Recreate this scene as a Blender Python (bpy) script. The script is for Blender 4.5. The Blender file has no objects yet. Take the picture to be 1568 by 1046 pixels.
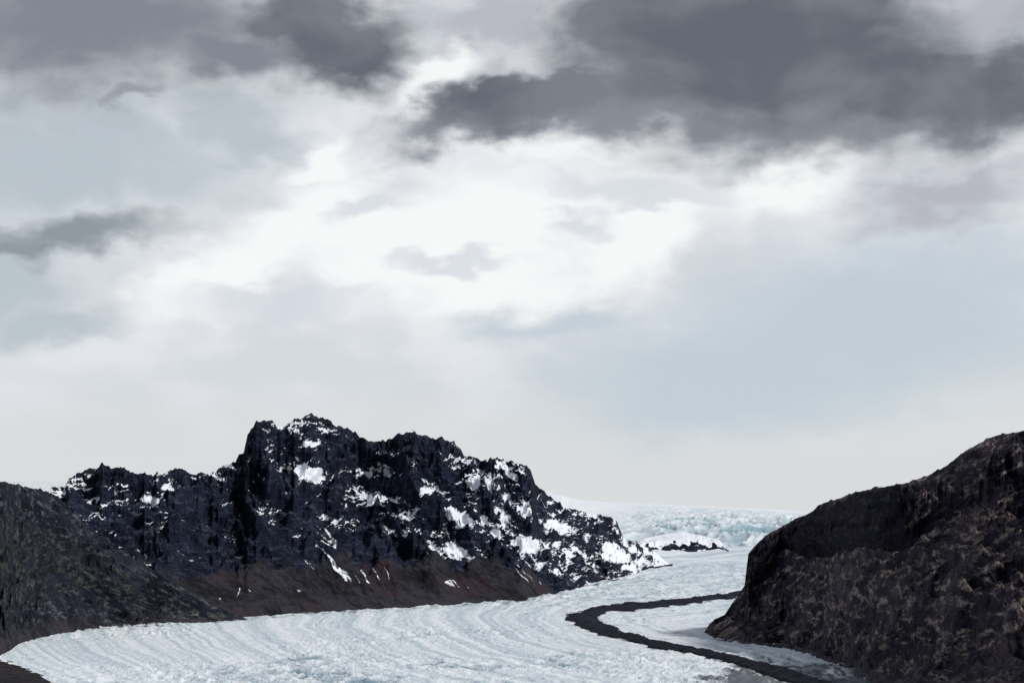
import bpy, math, numpy as np
F=2613.0; HY=870.0; CX=784.0; H=150.0
scene=bpy.context.scene
# ------------------------------------------------------------ noise
_t=np.arange(256)/256*2*np.pi
GX=np.cos(_t).astype(np.float32);GYt=np.sin(_t).astype(np.float32)
def perlin(x,y,seed=0):
    x=np.asarray(x,np.float32);y=np.asarray(y,np.float32)
    x,y=np.broadcast_arrays(x,y)
    xf=np.floor(x);yf=np.floor(y);fx=x-xf;fy=y-yf
    ix=xf.astype(np.int32).astype(np.uint32);iy=yf.astype(np.int32).astype(np.uint32)
    u=fx*fx*fx*(fx*(fx*6-15)+10);v=fy*fy*fy*(fy*(fy*6-15)+10)
    sd=np.uint32((seed*1442695041)&0xffffffff)
    def g(i,j):
        h=(ix+np.uint32(i))*np.uint32(374761393)+(iy+np.uint32(j))*np.uint32(668265263)+sd
        h=(h^(h>>np.uint32(13)))*np.uint32(1274126177)
        t=((h^(h>>np.uint32(16)))&np.uint32(255)).astype(np.intp)
        return GX[t]*(fx-i)+GYt[t]*(fy-j)
    a=g(0,0);b=g(1,0);c=g(0,1);d=g(1,1)
    p=a+(b-a)*u;q=c+(d-c)*u
    return (p+(q-p)*v)*1.5
def fbm(x,y,o=5,seed=0,gain=.5,lac=2.03):
    r=0;A=1.;n=0
    for i in range(o):
        r=r+A*perlin(x+i*17.3,y-i*9.1,seed+i*7);n+=A;A*=gain;x=x*lac;y=y*lac
    return r/n
def ridged(x,y,o=5,seed=0,gain=.5,lac=2.07):
    r=0;A=1.;n=0;w=1.
    for i in range(o):
        s=1-np.abs(perlin(x+i*11.7,y+i*5.3,seed+i*13))*1.6
        s=np.clip(s,0,1)**2
        r=r+A*s*w;n+=A;w=np.clip(s*1.6,0,1);A*=gain;x=x*lac;y=y*lac
    return r/n
def ss(a,b,x):
    t=np.clip((x-a)/(b-a),0,1);return t*t*(3-2*t)
def proj(X,Y,Z): return CX+F*X/Y, HY-F*(Z-H)/Y
def lut(pts,x):
    p=np.array(pts,float);return np.interp(x,p[:,0],p[:,1])
def rot(x,y,deg):
    c,s=math.cos(math.radians(deg)),math.sin(math.radians(deg));return x*c+y*s,-x*s+y*c
# ------------------------------------------------------------ glacier height
_Y=np.linspace(0,40000,4001)
_Z=np.interp(_Y,[0,4500,6000,7500,9000,10500,13500,18000,22000,24000,40000],[0,0,12,62,140,262,512,770,940,950,800])
k=np.hanning(101);k/=k.sum()
_Zs=np.convolve(np.pad(_Z,50,mode='edge'),k,mode='valid')
def zg(Y,px):
    z=np.interp(Y,_Y,_Zs)
    dp=lut([(700,-38),(800,-31),(835,-25),(850,-20),(870,-14),(890,-11),(930,-8),(1000,-5),(1100,-1),(1180,3),(1250,8),(1500,16)],px)
    return z - dp*22000/F*ss(13000,21000,Y)
_pyt=HY-F*(_Zs[80:2200]-H)/_Y[80:2200]
_pyt=np.minimum.accumulate(_pyt)
def py2Y(py): return np.interp(-np.asarray(py,float),-_pyt,_Y[80:2200])
# ------------------------------------------------------------ mesh util
def grid_mesh(name,X,Y,Z,attrs,mat,keep=None):
    r,c=X.shape
    co=np.stack([X,Y,Z],-1).reshape(-1,3).astype(np.float32)
    i=np.arange(r*c).reshape(r,c)
    q=np.stack([i[:-1,:-1],i[:-1,1:],i[1:,1:],i[1:,:-1]],-1)
    if keep is not None:
        q=q[keep[:-1,:-1]|keep[1:,1:]|keep[1:,:-1]|keep[:-1,1:]]
    q=q.reshape(-1,4)
    if keep is not None:
        used=np.unique(q);m=np.zeros(r*c,int);m[used]=np.arange(len(used));q=m[q];co=co[used]
        attrs={k_:v.reshape(-1)[used] for k_,v in attrs.items()}
    me=bpy.data.meshes.new(name)
    me.vertices.add(len(co));me.vertices.foreach_set('co',co.ravel())
    me.loops.add(q.size);me.loops.foreach_set('vertex_index',q.ravel().astype(np.int32))
    me.polygons.add(len(q));me.polygons.foreach_set('loop_start',np.arange(0,q.size,4,dtype=np.int32))
    me.polygons.foreach_set('loop_total',np.full(len(q),4,np.int32))
    me.update(calc_edges=True)
    me.polygons.foreach_set('use_smooth',np.ones(len(q),bool))
    for k_,v in attrs.items():
        at=me.attributes.new(k_,'FLOAT','POINT');at.data.foreach_set('value',np.asarray(v,np.float32).ravel())
    ob=bpy.data.objects.new(name,me);scene.collection.objects.link(ob);me.materials.append(mat)
    return ob
# ------------------------------------------------------------ node util
class NT:
    def __init__(s,nt): s.nt=nt; nt.nodes.clear()
    def n(s,t,**k):
        nd=s.nt.nodes.new(t)
        for a,b in k.items(): setattr(nd,a,b)
        return nd
    def l(s,a,b): s.nt.links.new(a,b)
    def put(s,inp,v):
        if isinstance(v,bpy.types.NodeSocket): s.l(v,inp)
        else: inp.default_value=v
    def m(s,op,a,b=0.,c=0.,clamp=False):
        nd=s.n('ShaderNodeMath',operation=op,use_clamp=clamp)
        for i,v in enumerate((a,b,c)): s.put(nd.inputs[i],v)
        return nd.outputs[0]
    def v(s,op,a,b=(0,0,0),sc=None):
        nd=s.n('ShaderNodeVectorMath',operation=op);s.put(nd.inputs[0],a);s.put(nd.inputs[1],b)
        if sc is not None: s.put(nd.inputs['Scale'],sc)
        return nd.outputs['Value'] if op in('LENGTH','DOT_PRODUCT') else nd.outputs[0]
    def noise(s,vec,scale,detail=5,rough=.55,dist=0.,out='Fac',dim='3D'):
        nd=s.n('ShaderNodeTexNoise',noise_dimensions=dim);s.l(vec,nd.inputs['Vector'])
        nd.inputs['Scale'].default_value=scale;nd.inputs['Detail'].default_value=detail
        nd.inputs['Roughness'].default_value=rough;nd.inputs['Distortion'].default_value=dist
        return nd.outputs[out]
    def sm(s,x,a,b,o0=0.,o1=1.):
        nd=s.n('ShaderNodeMapRange',interpolation_type='SMOOTHSTEP')
        s.put(nd.inputs[0],x);nd.inputs[1].default_value=a;nd.inputs[2].default_value=b
        nd.inputs[3].default_value=o0;nd.inputs[4].default_value=o1
        return nd.outputs[0]
    def mix(s,f,a,b):
        nd=s.n('ShaderNodeMix',data_type='RGBA');s.put(nd.inputs[0],f)
        for i,v in ((6,a),(7,b)):
            if isinstance(v,tuple) and len(v)==3: v=v+(1.,)
            s.put(nd.inputs[i],v)
        return nd.outputs[2]
    def attr(s,name):
        nd=s.n('ShaderNodeAttribute',attribute_name=name);return nd.outputs['Fac']
    def mapping(s,vec,scale=(1,1,1),rot=(0,0,0),loc=(0,0,0),t='POINT'):
        nd=s.n('ShaderNodeMapping',vector_type=t);s.l(vec,nd.inputs[0])
        nd.inputs[1].default_value=loc;nd.inputs[2].default_value=rot;nd.inputs[3].default_value=scale
        return nd.outputs[0]
def lin(r,g,b):
    f=lambda c:(c/255/12.92 if c/255<=.04045 else ((c/255+.055)/1.055)**2.4)
    return (f(r),f(g),f(b))
def new_mat(name):
    m=bpy.data.materials.new(name);m.use_nodes=True;return m,NT(m.node_tree)
def finish(N,col,rough,h=None,dist=1.,strength=1.,spec=.3):
    b=N.n('ShaderNodeBsdfPrincipled');N.put(b.inputs['Base Color'],col);N.put(b.inputs['Roughness'],rough)
    b.inputs['Specular IOR Level'].default_value=spec
    if h is not None:
        bp=N.n('ShaderNodeBump');bp.inputs['Strength'].default_value=strength;bp.inputs['Distance'].default_value=dist
        N.l(h,bp.inputs['Height']);N.l(bp.outputs[0],b.inputs['Normal'])
    o=N.n('ShaderNodeOutputMaterial');N.l(b.outputs[0],o.inputs[0])
# ------------------------------------------------------------ materials
def rock_mat(name,c_dark,c_mid,c_light,c_talus,strata_rot=0.0,sc=1.0,grass=None,lf=.7,snz=.5,red=1.):
    m,N=new_mat(name)
    g=N.n('ShaderNodeNewGeometry');P=g.outputs['Position']
    n1=N.noise(P,.006*sc,4,.6);n2=N.noise(P,.035*sc,5,.72)
    rp=N.mapping(P,rot=(0,strata_rot,0))
    st=N.mapping(rp,scale=(.009*sc,.009*sc,.05*sc))
    n3=N.noise(st,1.,6,.72)
    col=N.mix(N.sm(n1,.38,.62),c_dark,c_mid)
    col=N.mix(N.m('MULTIPLY',N.sm(n3,.5,.64),lf),col,c_light)
    col=N.mix(N.m('MULTIPLY',N.sm(n2,.56,.42),.65),col,c_dark)
    ta=N.sm(N.m('ADD',N.attr('talus'),N.m('MULTIPLY',N.m('SUBTRACT',n2,.5),.8)),.3,.7)
    tc=N.mix(N.sm(N.m('ADD',N.m('MULTIPLY',n1,.5),N.m('MULTIPLY',n2,.5)),.42,.58),tuple(c*.7 for c in c_talus),tuple(c*2.4 for c in c_talus))
    tc=N.mix(N.m('MULTIPLY',N.sm(N.noise(P,.0035*sc,3,.6),.5,.62),.65*red),tc,tuple(c*k_ for c,k_ in zip(c_talus,(3.0,2.1,1.95))))
    col=N.mix(ta,col,tc)
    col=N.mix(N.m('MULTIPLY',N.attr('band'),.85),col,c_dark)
    if grass:
        ga=N.m('MULTIPLY',N.attr('grass'),N.sm(n3,.48,.6))
        col=N.mix(ga,col,grass)
    sn=N.m('ADD',N.attr('snow'),N.m('MULTIPLY',N.m('SUBTRACT',n2,.5),snz))
    sf=N.sm(sn,.46,.54)
    col=N.mix(sf,col,N.mix(N.sm(n2,.35,.7),(.80,.85,.93),(.90,.92,.94)))
    h=N.m('ADD',N.m('MULTIPLY',n2,1.),N.m('MULTIPLY',n3,.9))
    h=N.m('MULTIPLY',h,N.m('SUBTRACT',1.,N.m('MULTIPLY',sf,.85)))
    finish(N,col,.95,h,24./sc,1.,.1)
    return m
m_mtn=rock_mat('mountain_basalt',lin(21,27,44),lin(46,53,74),lin(94,98,116),lin(38,37,43))
m_spur=rock_mat('spur_basalt',lin(26,30,42),lin(54,57,70),lin(130,134,142),lin(42,41,48),-.55,1.6,lin(70,68,56))
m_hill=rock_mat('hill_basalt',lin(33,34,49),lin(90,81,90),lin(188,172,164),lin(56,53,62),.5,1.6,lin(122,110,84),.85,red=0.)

def ice_mat():
    m,N=new_mat('glacier_ice')
    g=N.n('ShaderNodeNewGeometry');P=g.outputs['Position']
    cre=N.attr('crev');dirt=N.attr('dirt');smooth=N.attr('firn')
    n1=N.noise(N.mapping(P,scale=(1,.4,1)),.03,5,.72)
    n3=N.attr('flow')
    col=N.mix(N.sm(n3,.15,.8),(.53,.61,.67),(.82,.86,.89))
    cm=N.m('MULTIPLY',N.sm(N.m('ADD',cre,N.m('MULTIPLY',N.m('SUBTRACT',n1,.5),.9)),.42,.9),.9)
    cm=N.m('MULTIPLY',cm,N.m('SUBTRACT',1.,smooth))
    col=N.mix(cm,col,(.13,.235,.30))
    tl=N.attr('teal')
    col=N.mix(tl,col,(.30,.45,.51))
    dm=N.m('MULTIPLY',N.sm(N.m('ADD',dirt,N.m('MULTIPLY',N.m('SUBTRACT',n1,.5),1.7)),.45,.9),.85)
    col=N.mix(dm,col,(.05,.055,.07))
    h=N.m('MULTIPLY',n1,N.m('SUBTRACT',1.,N.m('MULTIPLY',smooth,.8)))
    finish(N,col,1.,h,8.,1.,.05)
    return m
m_ice=ice_mat()
def simple_mat(name,c1,c2,scale):
    m,N=new_mat(name);g=N.n('ShaderNodeNewGeometry');P=g.outputs['Position']
    n=N.noise(P,scale,6,.7);finish(N,N.mix(N.sm(n,.35,.68),c1,c2),.95,n,6.,1.,.1);return m
m_mor=simple_mat('moraine_debris',lin(14,17,26),lin(42,45,58),.05)
m_gr=simple_mat('ground_gravel',lin(26,25,31),lin(54,49,52),.03)
# ------------------------------------------------------------ ranges
def make_range(name,sil,base,depth_off,mat,px0,px1,nc,nr,fn,back=1500,wav=(200,300),jag=(2.5,1.2),dy=.75,dz=.5):
    px=np.linspace(px0,px1,nc);a=(px-CX)/F
    sl=lut(sil,px)
    hgt=np.clip((lut(base,px)-sl)/80,0,1)
    sl=sl-hgt*(jag[0]*2*(ridged(px/26,px*0+.3,3,501)-.35)+jag[1]*2*fbm(px/6,px*0+.7,3,503))
    eR=(HY-sl)/F
    YB=py2Y(lut(base,px))
    YR=YB+lut(depth_off,px);YR=YR+wav[0]*fbm(px/wav[1]*2,px*0,3,5)
    s=np.concatenate([np.linspace(-.12,0,8),np.linspace(0,1,nr)[1:],1+np.linspace(0,1,nr//8)[1:]**1.3])
    S,PX=np.meshgrid(s,px,indexing='ij');A=np.broadcast_to(a,S.shape)
    YBg=np.broadcast_to(YB,S.shape);YRg=np.broadcast_to(YR,S.shape)
    zB=np.broadcast_to(zg(YB,px),S.shape);zR=H+np.broadcast_to(eR,S.shape)*YRg
    s01=np.clip(S,0,1)
    Y=np.where(S<=1,YBg+(YRg-YBg)*S,YRg+(S-1)*back);X=A*Y
    z0,d,attrs,wt=fn(X,Y,s01,zB,zR,PX)
    fr=(S<=1)&(S>=0)
    Y=Y-np.where(fr,d*dy,0);Z=z0+d*dz;X=A*Y
    e=np.where(fr&(S>0),(Z-H)/Y,-9);em=e.max(0)
    Z=Z-(em-eR)*Y*wt
    Z=np.where(S<0,zB+S*400,Z)
    i1=np.argmin(np.abs(s-1));zl=Z[i1]
    Y=np.where(S>1,Y-d[i1]*dy,Y);X=A*Y
    bk=np.clip(S-1,0,1)
    Z=np.where(S>1,zl*(1-bk)+(-30)*bk+(fbm(X/200,Y/200,5,3)*60-10)*np.sqrt(bk)*(1-bk),Z)
    e2=(Z-H)/Y; Z=np.where((S>1)&(e2>eR),H+eR*Y-1,Z)
    px_,py_=proj(X,Y,Z)
    def gr(A_): return np.gradient(A_,axis=0),np.gradient(A_,axis=1)
    Xv,Xu=gr(X);Yv,Yu=gr(Y);Zv,Zu=gr(Z)
    nx=Yu*Zv-Zu*Yv;ny=Zu*Xv-Xu*Zv;nn=Xu*Yv-Yu*Xv
    nz=nn/np.sqrt(nx**2+ny**2+nn**2+1e-9)
    at=attrs(px_,py_,nz,S,Z,X,Y,d)
    at.setdefault('band',0*X)
    return grid_mesh(name,X,Y,Z,at,mat)
def terrace(Z,step,X,Y,amt,tilt=0.):
    w=fbm(X/300,Y/300,4,77)*step*1.3+X*tilt
    t=(Z+w)/step;f=t-np.floor(t)
    return amt*step*(ss(.25,.75,f)-f)
def patches(px,py,L,ang=-28):
    r=np.zeros_like(px)
    wx=fbm(px/14,py/10,4,611)*16;wy=fbm(px/14,py/10,4,613)*10
    for x,y,rx,ry,st in L:
        u,v=px+wx-x,py+wy-y-.25*(px-x)
        r=np.maximum(r,st*np.exp(-((u/rx)**2+(v/ry)**2)*.9))
    return r
sil_m=[(-260,790),(-60,770),(40,762),(75,750),(85,745),(100,743),(108,733),(120,724),(135,718),(150,716),(157,709),(165,716),(185,713),(195,722),(215,724),(235,727),(260,719),(280,718),(300,726),(320,724),(345,712),(360,708),(366,693),(373,691),(378,672),(385,655),(392,645),(405,643),(418,646),(425,654),(440,650),(455,640),(470,634),(485,636),(500,641),(512,650),(530,658),(550,667),(565,675),(590,677),(610,664),(630,661),(655,668),(675,670),(695,677),(705,687),(715,700),(740,703),(765,702),(785,708),(803,710),(812,720),(820,742),(835,752),(850,765),(862,775),(885,780),(910,787),(935,788),(945,802),(955,822),(975,830),(1000,842),(1020,860),(1030,866)]
base_m=[(-260,985),(0,975),(100,962),(300,950),(500,935),(650,928),(800,918),(880,902),(950,885),(1000,868),(1030,863),(1110,853)]
def fn_m(X,Y,S,zB,zR,PX):
    s=S
    prof=np.where(s<.4,.86*s,.344+(s-.4)/.6*.656)
    z=zB+(zR-zB)*prof
    hs=np.clip((zR-zB)/600,.06,1)
    wx=fbm(X/350,z/300,4,21)*130;wz=fbm(X/350,z/300,4,31)*110
    tl=(.31+.42*fbm(X/200,z*0,4,23))*(1-ss(780,900,PX))-.1*ss(820,900,PX)
    env=ss(tl-.10,tl+.10,s)*(1-.45*ss(.85,1.,s))*ss(0,.06,s)
    u,v=rot(X+wx,z+wz,-52)
    b1=ridged(u/520,v/230,4,3,.5)-.42
    u,v=rot(X+wx*.6,z+wz*.6,-30)
    b2=ridged(u/210,v/95,5,9,.52)-.42
    u,v=rot(X+wx*.3,z+wz*.3,60)
    b3=ridged(u/150,v/60,4,29,.5)-.42
    b5=ridged((X+wx*.35)/75,z/260,3,35,.5)-.40
    b4=fbm(X/24,z/22,4,15,.6)
    d=hs**.7*env*(b1*210+b2*110+b3*44+b4*12+b5*20*ss(-.2,.3,fbm(X/300,z/200,2,37)))
    d=d+hs*(1-env)*ss(0,.15,s)*((ridged((X+s*500)/60,s*1.5,4,19,.5)-.5)*20+fbm(X/90,z/60,4,18)*8+(ridged((X+s*200)/260,s*1.2,2,20)-.5)*70)
    d=d+terrace(z,44,X,Y,.65*env,.06)+terrace(z+b1*60,17,X,Y,.5*env,-.1)
    def at(px,py,nz,S_,Z,X_,Y_,d_):
        L=[(150,762,15,9,.9),(92,750,14,6,.7),(175,745,26,8,.8),(120,735,12,6,.5),(235,764,20,8,.9),(255,745,15,6,.7),(325,726,20,5,.7),(300,732,18,5,.6),(350,716,18,5,.7),(465,722,36,12,1.3),(435,690,22,9,1),(480,678,38,7,1),(500,660,30,5,.8),(440,658,22,5,.8),(470,650,45,4,.6),(410,735,14,18,.7),(405,780,12,12,.7),(540,722,30,8,.9),(580,768,34,12,1.5),(520,797,30,9,1.4),(590,722,25,8,.8),(640,710,20,7,.4),(686,768,13,22,1.3),(700,788,24,16,1.4),(730,803,48,13,1.4),(735,737,22,14,1.3),(722,715,32,10,1.2),(760,712,30,6,.7),(675,842,20,20,1.3),(708,845,30,10,1.2),(650,882,24,8,1),(655,755,16,15,.9),(630,785,22,15,1),(620,820,22,9,.8),(790,725,16,9,.8),(800,775,20,17,.9),(770,790,20,9,1),(800,830,30,10,1),(850,800,22,16,.9),(900,792,32,7,1),(935,840,26,16,.9),(880,845,34,12,.8),(840,870,32,9,.6),(965,862,30,12,1),(920,872,34,8,.7),(1030,852,60,12,1)]
        p=patches(px,py,L)
        n=fbm(X_/90,Z/40,5,44,.65)
        hollow=np.clip(-(b2*1.2+b3*.8)*2,-.6,1)
        flat=ss(.35,.8,nz)
        hi=ss(.28,.5,S_+.06*n+.45*ss(800,900,px))
        right=ss(560,950,px)
        cov=.07+.13*right
        sn=hi*(cov+.26*flat+.20*hollow+.36*n+.02*right)+p*ss(.1,.25,S_+.3*ss(800,900,px))*(.32+.32*flat+.16*hollow)
        ln=(X_+Z*.75)/44+.5*fbm(X_/80,Z/80,2,94)
        lines=ss(.86,.93,1-np.abs(perlin(ln,Z/420,91)))*ss(.06,.15,S_)*(1-ss(.42,.55,S_))*ss(.05,.3,perlin(X_/150,Z/90,96))
        sn=np.maximum(sn,lines*.54)
        return dict(snow=sn,talus=(1-env)*(1-ss(800,900,px)),grass=0*px)
    return z,d,at,(ss(.35,1,s))
make_range('rocky_mountain',sil_m,base_m,[(-260,1500),(400,1450),(700,1300),(900,900),(1000,500),(1030,100)],m_mtn,-200,1030,1260,400,fn_m,jag=(3.2,1.8))
# left spur
sil_s=[(-400,700),(-200,715),(-60,730),(0,737),(25,742),(60,748),(80,760),(110,785),(150,815),(200,850),(250,882),(300,912),(350,936),(380,948)]
base_s=[(-400,1040),(-100,1020),(0,1002),(30,985),(60,975),(130,963),(240,954),(380,948)]
def fn_s(X,Y,S,zB,zR,PX):
    s=S;z=zB+(zR-zB)*(.55*s+.45*s**1.3)
    hs=np.clip((zR-zB)/250,.02,1)
    env=ss(.02,.2,s)*(1-.4*ss(.85,1,s))
    wx=fbm(X/150,z/120,4,63)*50
    u,v=rot(X+wx,z+wx*.6,-36)
    b1=ridged(u/320,v/75,5,61,.5)-.42
    b2=ridged(u/100,v/34,5,65,.5)-.42
    u,v=rot(X+wx,z+wx*.6,50)
    b3=ridged(u/160,v/60,4,66,.5)-.42
    d=hs**.7*env*(b1*110+b2*44+b3*42+fbm(X/16,z/13,4,69,.6)*9+(ridged(X/140,Y/200,4,67)-.45)*36)
    def at(px,py,nz,S_,Z,X_,Y_,d_):
        return dict(snow=.06+.28*ss(.7,.95,nz)+.35*fbm(X_/40,Z/25,3,8),talus=(1-ss(.05,.2,S_)),grass=ss(.15,.5,S_)*.6*(1-ss(.6,.85,S_)))
    return z,d,at,ss(.3,1,s)
make_range('mountain_spur',sil_s,base_s,[(-400,900),(0,800),(150,500),(300,200),(380,60)],m_spur,-400,380,760,280,fn_s,wav=(50,120),jag=(2.5,1.5))
# right hill
sil_h=[(1078,968),(1086,955),(1094,948),(1110,941),(1122,922),(1132,908),(1140,896),(1143,870),(1146,846),(1158,832),(1180,814),(1215,796),(1246,782),(1253,773),(1290,760),(1340,746),(1385,740),(1420,728),(1450,712),(1480,690),(1510,672),(1535,664),(1568,660),(1620,652),(1750,640),(1900,650)]
base_h=[(1078,968.5),(1095,978),(1140,984),(1200,990),(1260,1008),(1340,1046),(1450,1085),(1600,1120),(1900,1160)]
def fn_h(X,Y,S,zB,zR,PX):
    s=S
    hs=np.clip((zR-zB)/160,.02,1)
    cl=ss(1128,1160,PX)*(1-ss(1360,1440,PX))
    lin_=.4*s+.6*s**1.1
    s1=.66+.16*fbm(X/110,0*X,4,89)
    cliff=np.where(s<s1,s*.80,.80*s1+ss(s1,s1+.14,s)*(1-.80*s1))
    prof=lin_*(1-cl)+cliff*cl
    z=zB+(zR-zB)*prof
    wx=fbm(X/130,z/90,4,81)*26;wz=fbm(X/130,z/90,4,82)*18
    env=ss(.0,.12,s)*(1-.55*ss(.88,1,s))
    u,v=rot(X+wx,z+wz,33)
    b0=ridged(u/520,v/95,3,80,.45)-.42
    b1=ridged(u/260,v/50,5,83,.55)-.42
    b2=ridged(u/75,v/26,5,85,.55)-.42
    u,v=rot(X+wx,z+wz,-55)
    b3=ridged(u/120,v/50,5,86,.55)-.42
    b6=ridged((X+wx)/90,Y/160,5,84,.55)-.42
    d=hs**.7*env*(b0*100+b1*95+b2*26+b3*30+b6*22+fbm(X/10,z/8,4,87,.6)*3)
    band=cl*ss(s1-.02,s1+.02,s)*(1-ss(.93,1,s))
    d=d+band*(ridged(X/20,z/120,4,88,.6)-.4)*20
    def at(px,py,nz,S_,Z,X_,Y_,d_):
        top=ss(1430,1540,px)*ss(.7,.95,S_)
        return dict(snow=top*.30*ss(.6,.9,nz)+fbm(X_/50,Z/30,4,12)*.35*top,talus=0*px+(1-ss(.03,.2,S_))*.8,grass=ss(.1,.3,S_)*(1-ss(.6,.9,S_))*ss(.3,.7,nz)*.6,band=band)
    return z,d,at,ss(.3,1,s)
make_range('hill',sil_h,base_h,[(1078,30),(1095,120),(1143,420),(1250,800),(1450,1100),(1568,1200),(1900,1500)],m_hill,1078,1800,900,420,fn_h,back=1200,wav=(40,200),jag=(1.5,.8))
# snowy outcrop by the icefall
sil_o=[(960,842),(975,832),(988,824),(1010,819),(1045,814),(1072,819),(1090,824),(1102,827),(1106,833),(1116,842)]
base_o=[(960,843),(1000,840),(1050,840),(1106,838),(1116,843)]
def fn_o(X,Y,S,zB,zR,PX):
    s=S
    z=zB+(zR-zB)*(.1*s+.40*ss(.02,.2,s)+.5*s**.8)
    d=ss(0,.05,s)*(1-ss(.5,.9,s))*(ridged(X/90,z/50,4,101,.5)-.4)*16
    def at(px,py,nz,S_,Z,X_,Y_,d_):
        return dict(snow=ss(.04,.16,S_+.25*fbm(X_/80,X_*0,3,10))*.5+.32+fbm(X_/50,Z/25,4,9)*.6,talus=0*px,grass=0*px)
    return z,d,at,ss(.3,1,s)
make_range('rock_outcrop',sil_o,base_o,[(960,10),(1050,900),(1116,10)],m_mtn,960,1116,260,150,fn_o,back=500,wav=(0,100),jag=(1.,.8))

# ------------------------------------------------------------ glacier
rows=np.concatenate([np.arange(1150,1052,-2.),np.arange(1052,775,-.42)])
Yr=np.unique(py2Y(rows))
Yr=np.concatenate([Yr,np.linspace(Yr[-1]+100,36000,40)])
pxc=np.linspace(-120,1480,1200)
Yg,PXg=np.meshgrid(Yr,pxc,indexing='ij');Xg=(PXg-CX)/F*Yg
Zb=zg(Yg,PXg)
_,PYg=proj(Xg,Yg,Zb)
wx=fbm(Xg/300,Yg/300,3,201)*90
near=1-ss(4500,7000,Yg)
fall=ss(10200,11500,Yg)*(1-ss(17000,20000,Yg))*ss(930,1010,PXg)
firn=ss(8000,11000,Yg)*(1-.65*fall)
def poly_d(px,py,L,k2=2.):
    d=np.full(px.shape,1e9);D=np.full(px.shape,1e9)
    for (x0,y0,w0),(x1,y1,w1) in zip(L[:-1],L[1:]):
        dx,dy=x1-x0,y1-y0
        t=np.clip(((px-x0)*dx+(py-y0)*dy*k2*k2)/(dx*dx+dy*dy*k2*k2),0,1)
        dd=np.hypot(px-(x0+t*dx),(py-(y0+t*dy))*k2);w=w0+t*(w1-w0)
        d=np.minimum(d,dd/w);D=np.minimum(D,dd)
    return d,D
mor=[(1150,906,4),(1122,911,6),(1080,917,7),(1040,922,8),(980,927,10),(935,931,10),(905,938,11),(888,947,17),(912,960,15),(950,972,10),(1000,984,8),(1060,997,9),(1110,1008,10),(1170,1024,12),(1230,1042,13),(1290,1060,14),(1400,1090,15)]
md,_=poly_d(PXg+fbm(Xg/90,Yg/300,4,301,.6)*16,PYg+fbm(Xg/90,Yg/350,4,303,.6)*5,mor)
_,MD=poly_d(PXg,PYg,mor,5.)
mh=(1-md)
flow=.5+.95*fbm((MD+fbm(Xg/400,Yg/600,3,215)*16)/15,PXg/300,5,217,.75)
patch=ss(-.15,.35,fbm(Xg/420,Yg/900,4,203)+ss(3600,2300,Yg)*.3)
rough=.15+.85*patch
u,v=rot(Xg+wx*1.3,(Yg+wx*1.5)*.55,28)
r1=ridged(u/60,v/16,3,205,.5)
u,v=rot(Xg+wx,(Yg-wx)*.55,-18)
r2=ridged(u/130,v/42,4,207,.5)
r3=ridged((Xg+wx)/110,(Yg-wx)/260,4,208,.6)
rf=ridged((Xg+wx*2)/240+Yg/1800,(Yg+wx*3)/600,4,211,.5)
calm=1-.8*ss(1.8,1.,md)
Zg=Zb+near*rough*calm*((r1-.4)*6+(r2-.4)*10)+(1-near)*(1-firn*.9)*(r3-.4)*14*calm+fbm(Xg/600,Yg/900,4,209)*9*near
low=ridged((Xg+Yg*.4)/1500,(Yg-Xg*.3)/2300,3,213,.45)-.4
Zg=Zg+fall*(1-ss(14000,17000,Yg)*.85)*((rf-.4)*56+low*60)+ss(7500,9500,Yg)*fbm(Xg/700,Yg/1500,3,219)*34*(1-ss(15000,20000,Yg))
dirt=.66*ss(2.4,.9,md)
dr=ss(0,60,(PYg-970))*ss(1060,1180,PXg+(PYg-1000)*.6)
dirt=np.maximum(dirt,.54*dr)
mb=lut(base_m,PXg);dirt=np.maximum(dirt,.5*(1-ss(2,12,PYg-mb))*(PXg<860))
dirt=dirt+.2*ss(.05,.5,fbm(Xg/500,Yg/300,5,305))*near+.16*ss(985,1046,PYg)+.32*near*ss(.42,.05,flow)+.10*near*patch
dirt=np.maximum(dirt,.42*ss(900,960,PXg)*ss(922,935,PYg)*(1-ss(990,1000,PYg)))
rr=.5*r1+.5*r2
crev=(1-rr)*(.76*rough*near)+(1-near)*(1-r3)*.6+.2*ss(3300,2400,Yg)*ss(250,450,PXg)*(1-ss(800,1000,PXg))
crev=np.where(fall>.3,.25,crev);crev=crev*(1-ss(13500,15000,Yg))
flow=flow+(.72-flow)*ss(13000,16000,Yg)
band=np.exp(-((PXg-1110)/120)**2-((PYg-812-.05*(PXg-1110))/18)**2)
teal=fall*ss(.6,.15,rf)*(.25+.75*band)+.2*fall*band+.22*ss(840,1000,PXg)*ss(840,870,PYg)*(1-ss(925,945,PYg))*ss(.6,.3,r3)
grid_mesh('glacier',Xg,Yg,Zg,dict(crev=crev,dirt=dirt,firn=firn,flow=flow,teal=teal),m_ice)
keep=md<1.25
Zm=Zb+np.where(mh>0,2+6*mh,2+mh*30)+(ridged(Xg/40,Yg/80,5,321)-.3)*4+fbm(Xg/600,Yg/900,4,209)*9*near+1
grid_mesh('moraine',Xg,Yg,Zm,{},m_mor,keep)
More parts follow.
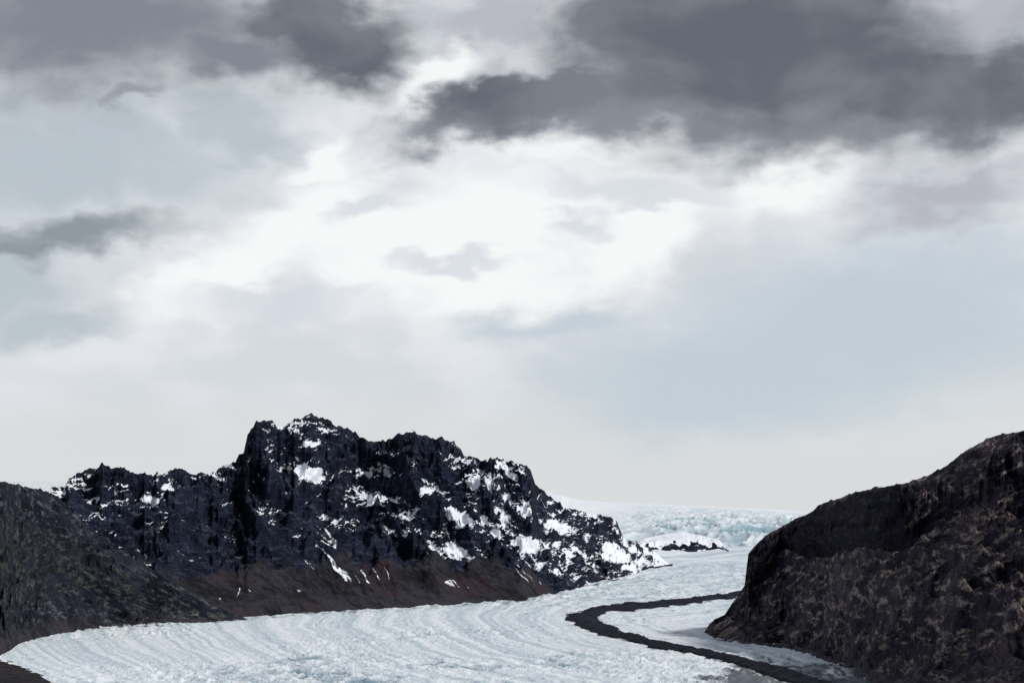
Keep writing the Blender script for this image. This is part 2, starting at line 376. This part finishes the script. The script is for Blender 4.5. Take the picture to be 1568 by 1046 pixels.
# ------------------------------------------------------------ foreground bank
px=np.linspace(-700,180,300);yy=np.linspace(1400,3200,220)
Yf,PXf=np.meshgrid(yy,px,indexing='ij');Xf=(PXf-CX)/F*Yf
pyf=HY+F*H/Yf
edge=lut([(-700,985),(-60,1000),(0,1012),(30,1022),(60,1036),(90,1055),(180,1120)],PXf)+fbm(Xf/60,Yf/120,4,401)*8
hf=np.clip((pyf-edge)/40,-.3,1)*22+fbm(Xf/30,Yf/40,5,403)*5
grid_mesh('gravel_bank',Xf,Yf,hf,{},m_gr)
n=60;g=np.linspace(-1,1,n);g=np.sign(g)*np.abs(g)**2*60000
Yp,Xp=np.meshgrid(g+8000,g,indexing='ij')
grid_mesh('ground',Xp,Yp,np.full_like(Xp,-32.)+fbm(Xp/3000,Yp/3000,3,5)*5,{},m_gr)

# ------------------------------------------------------------ world
SUN_EL=40;SUN_AZ=124
w=bpy.data.worlds.new('World');scene.world=w;w.use_nodes=True
try: w.cycles.sampling_method='MANUAL';w.cycles.sample_map_resolution=256
except Exception: pass
N=NT(w.node_tree)
tc=N.n('ShaderNodeTexCoord').outputs['Generated']
sep=N.n('ShaderNodeSeparateXYZ');N.l(tc,sep.inputs[0])
R2D=180/math.pi
az=N.m('MULTIPLY',N.m('ARCTAN2',sep.outputs[0],sep.outputs[1]),R2D)
el=N.m('MULTIPLY',N.m('ARCSINE',sep.outputs[2]),R2D)
cb=N.n('ShaderNodeCombineXYZ');N.l(az,cb.inputs[0]);N.l(el,cb.inputs[1]);P=cb.outputs[0]
def cen(px,py):
    a=(px-CX)/F;e=(HY-py)/F
    return math.degrees(math.atan(a)),math.degrees(math.atan(e/math.sqrt(1+a*a)))
PD=F*math.pi/180
Ps=N.mapping(P,scale=(.6,1.1,1))
wA=N.v('SCALE',N.v('SUBTRACT',N.noise(Ps,.3,2,.5,0,'Color','2D'),(.5,.5,.5)),sc=2.2)
wB=N.v('SCALE',N.v('SUBTRACT',N.noise(Ps,1.1,5,.5,0,'Color','2D'),(.5,.5,.5)),sc=1.4)
PW=N.v('MULTIPLY',N.v('ADD',P,N.v('ADD',wA,wB)),(1,1,0))
fine=N.noise(Ps,.8,7,.5,.3,dim='2D');mid=N.noise(Ps,.35,5,.5,.2,dim='2D')
def field(L):
    r=None
    for x,y,rx,ry,rt in L:
        c=cen(x,y)
        q=N.mapping(PW,loc=(c[0],c[1],0),rot=(0,0,math.radians(rt)),scale=(rx/PD,ry/PD,1),t='TEXTURE')
        v=N.m('SUBTRACT',1.,N.v('LENGTH',q))
        if r is None: r=v
        else: 
            nd=N.n('ShaderNodeMath',operation='SMOOTH_MAX');N.l(r,nd.inputs[0]);N.l(v,nd.inputs[1]);nd.inputs[2].default_value=.25;r=nd.outputs[0]
    return r
def layer(col,L,c,lo,hi,namp=.35,op=1.,nz=None):
    f=N.m('ADD',field(L),N.m('MULTIPLY',N.m('SUBTRACT',nz or fine,.5),namp*2))
    return N.mix(N.m('MULTIPLY',N.sm(f,lo,hi),op),col,c)
base=N.mix(N.sm(el,2.,9.),lin(222,225,227),lin(218,222,227))
base=N.mix(N.m('MULTIPLY',N.sm(mid,.35,.68),N.sm(el,3,8)),base,lin(234,237,241))
col=base
col=layer(col,[(1330,490,420,150,8),(1120,580,360,120,0),(830,480,150,45,0)],lin(200,211,220),-.2,.7,.12)
col=layer(col,[(60,240,360,110,0),(80,500,150,45,10),(20,430,120,90,0),(350,200,120,50,0)],lin(192,201,208),-.15,.7,.25)
col=layer(col,[(1450,300,160,50,10),(1500,20,220,60,0)],lin(188,190,199),-.3,.7,.3)
col=layer(col,[(700,340,340,85,8),(460,330,140,60,35),(960,370,150,60,28),(900,222,170,28,0),(1210,265,150,50,20),(480,235,60,28,20),(350,430,160,50,20),(690,110,70,30,40),(680,420,270,65,0)],lin(255,255,255),-.35,.55,.3)
col=layer(col,[(960,290,150,26,-5),(880,340,60,22,0),(690,405,90,18,10),(1010,310,90,18,0),(420,470,150,24,5),(560,300,60,20,20)],lin(218,223,231),-.3,.7,.35,.75)
col=layer(col,[(740,30,150,45,0)],lin(190,192,200),-.2,.7,.3)
col=layer(col,[(140,40,360,120,3),(360,90,130,55,0)],lin(134,139,147),-.35,.7,.2)
col=layer(col,[(180,168,50,12,12)],lin(148,153,160),-.4,.8,.2,.8)
col=layer(col,[(100,358,170,26,2),(30,375,100,22,0)],lin(148,155,162),-.5,.75,.25)
col=layer(col,[(1350,165,330,58,-2),(800,170,200,36,10),(1050,165,260,50,0),(1300,150,420,80,0)],lin(140,144,152),-.45,.4,.2)
dk=N.mix(N.sm(mid,.35,.65),lin(102,106,114),lin(126,129,137))
col=layer(col,[(540,75,118,76,-8),(460,20,110,50,0),(810,150,180,40,14),(1150,105,340,85,-3),(1450,130,350,62,-4),(1000,40,160,80,0),(1200,20,240,90,-6)],dk,-.25,.45,.2)
# unseen sky overhead and behind the viewpoint, greyed to lower ambient light on terrain
up=N.mix(N.sm(mid,.3,.7),lin(122,126,134),lin(164,168,176))
col=N.mix(N.sm(el,23,38),col,up)
col=N.mix(N.m('MULTIPLY',N.sm(sep.outputs[1],.15,-.4),.85),col,lin(146,152,164))
sky=N.n('ShaderNodeTexSky',sky_type='NISHITA');sky.sun_disc=False
sky.sun_elevation=math.radians(SUN_EL);sky.sun_rotation=math.radians(SUN_AZ)
skc=N.v('SCALE',col,sc=9.6)
out=N.mix(.05,skc,sky.outputs[0])
bg=N.n('ShaderNodeBackground');N.l(out,bg.inputs[0]);bg.inputs[1].default_value=.1
wo=N.n('ShaderNodeOutputWorld');N.l(bg.outputs[0],wo.inputs[0])
# ------------------------------------------------------------ sun
sd=bpy.data.lights.new('sun','SUN');sd.energy=2.6;sd.angle=math.radians(8);sd.color=(1,.97,.93)
so=bpy.data.objects.new('sun',sd);scene.collection.objects.link(so)
from mathutils import Vector
d=Vector((math.sin(math.radians(SUN_AZ))*math.cos(math.radians(SUN_EL)),math.cos(math.radians(SUN_AZ))*math.cos(math.radians(SUN_EL)),math.sin(math.radians(SUN_EL))))
so.rotation_euler=d.to_track_quat('Z','Y').to_euler();so.location=(0,0,2000)
# ------------------------------------------------------------ camera
cd=bpy.data.cameras.new('camera');cd.sensor_width=36;cd.lens=60;cd.shift_y=(HY-523)/1568
cd.clip_start=1;cd.clip_end=200000
co=bpy.data.objects.new('camera',cd);scene.collection.objects.link(co)
co.location=(0,0,H);co.rotation_euler=(math.radians(90),0,0);scene.camera=co
scene.view_settings.view_transform='Standard';scene.view_settings.look='None';scene.view_settings.exposure=0
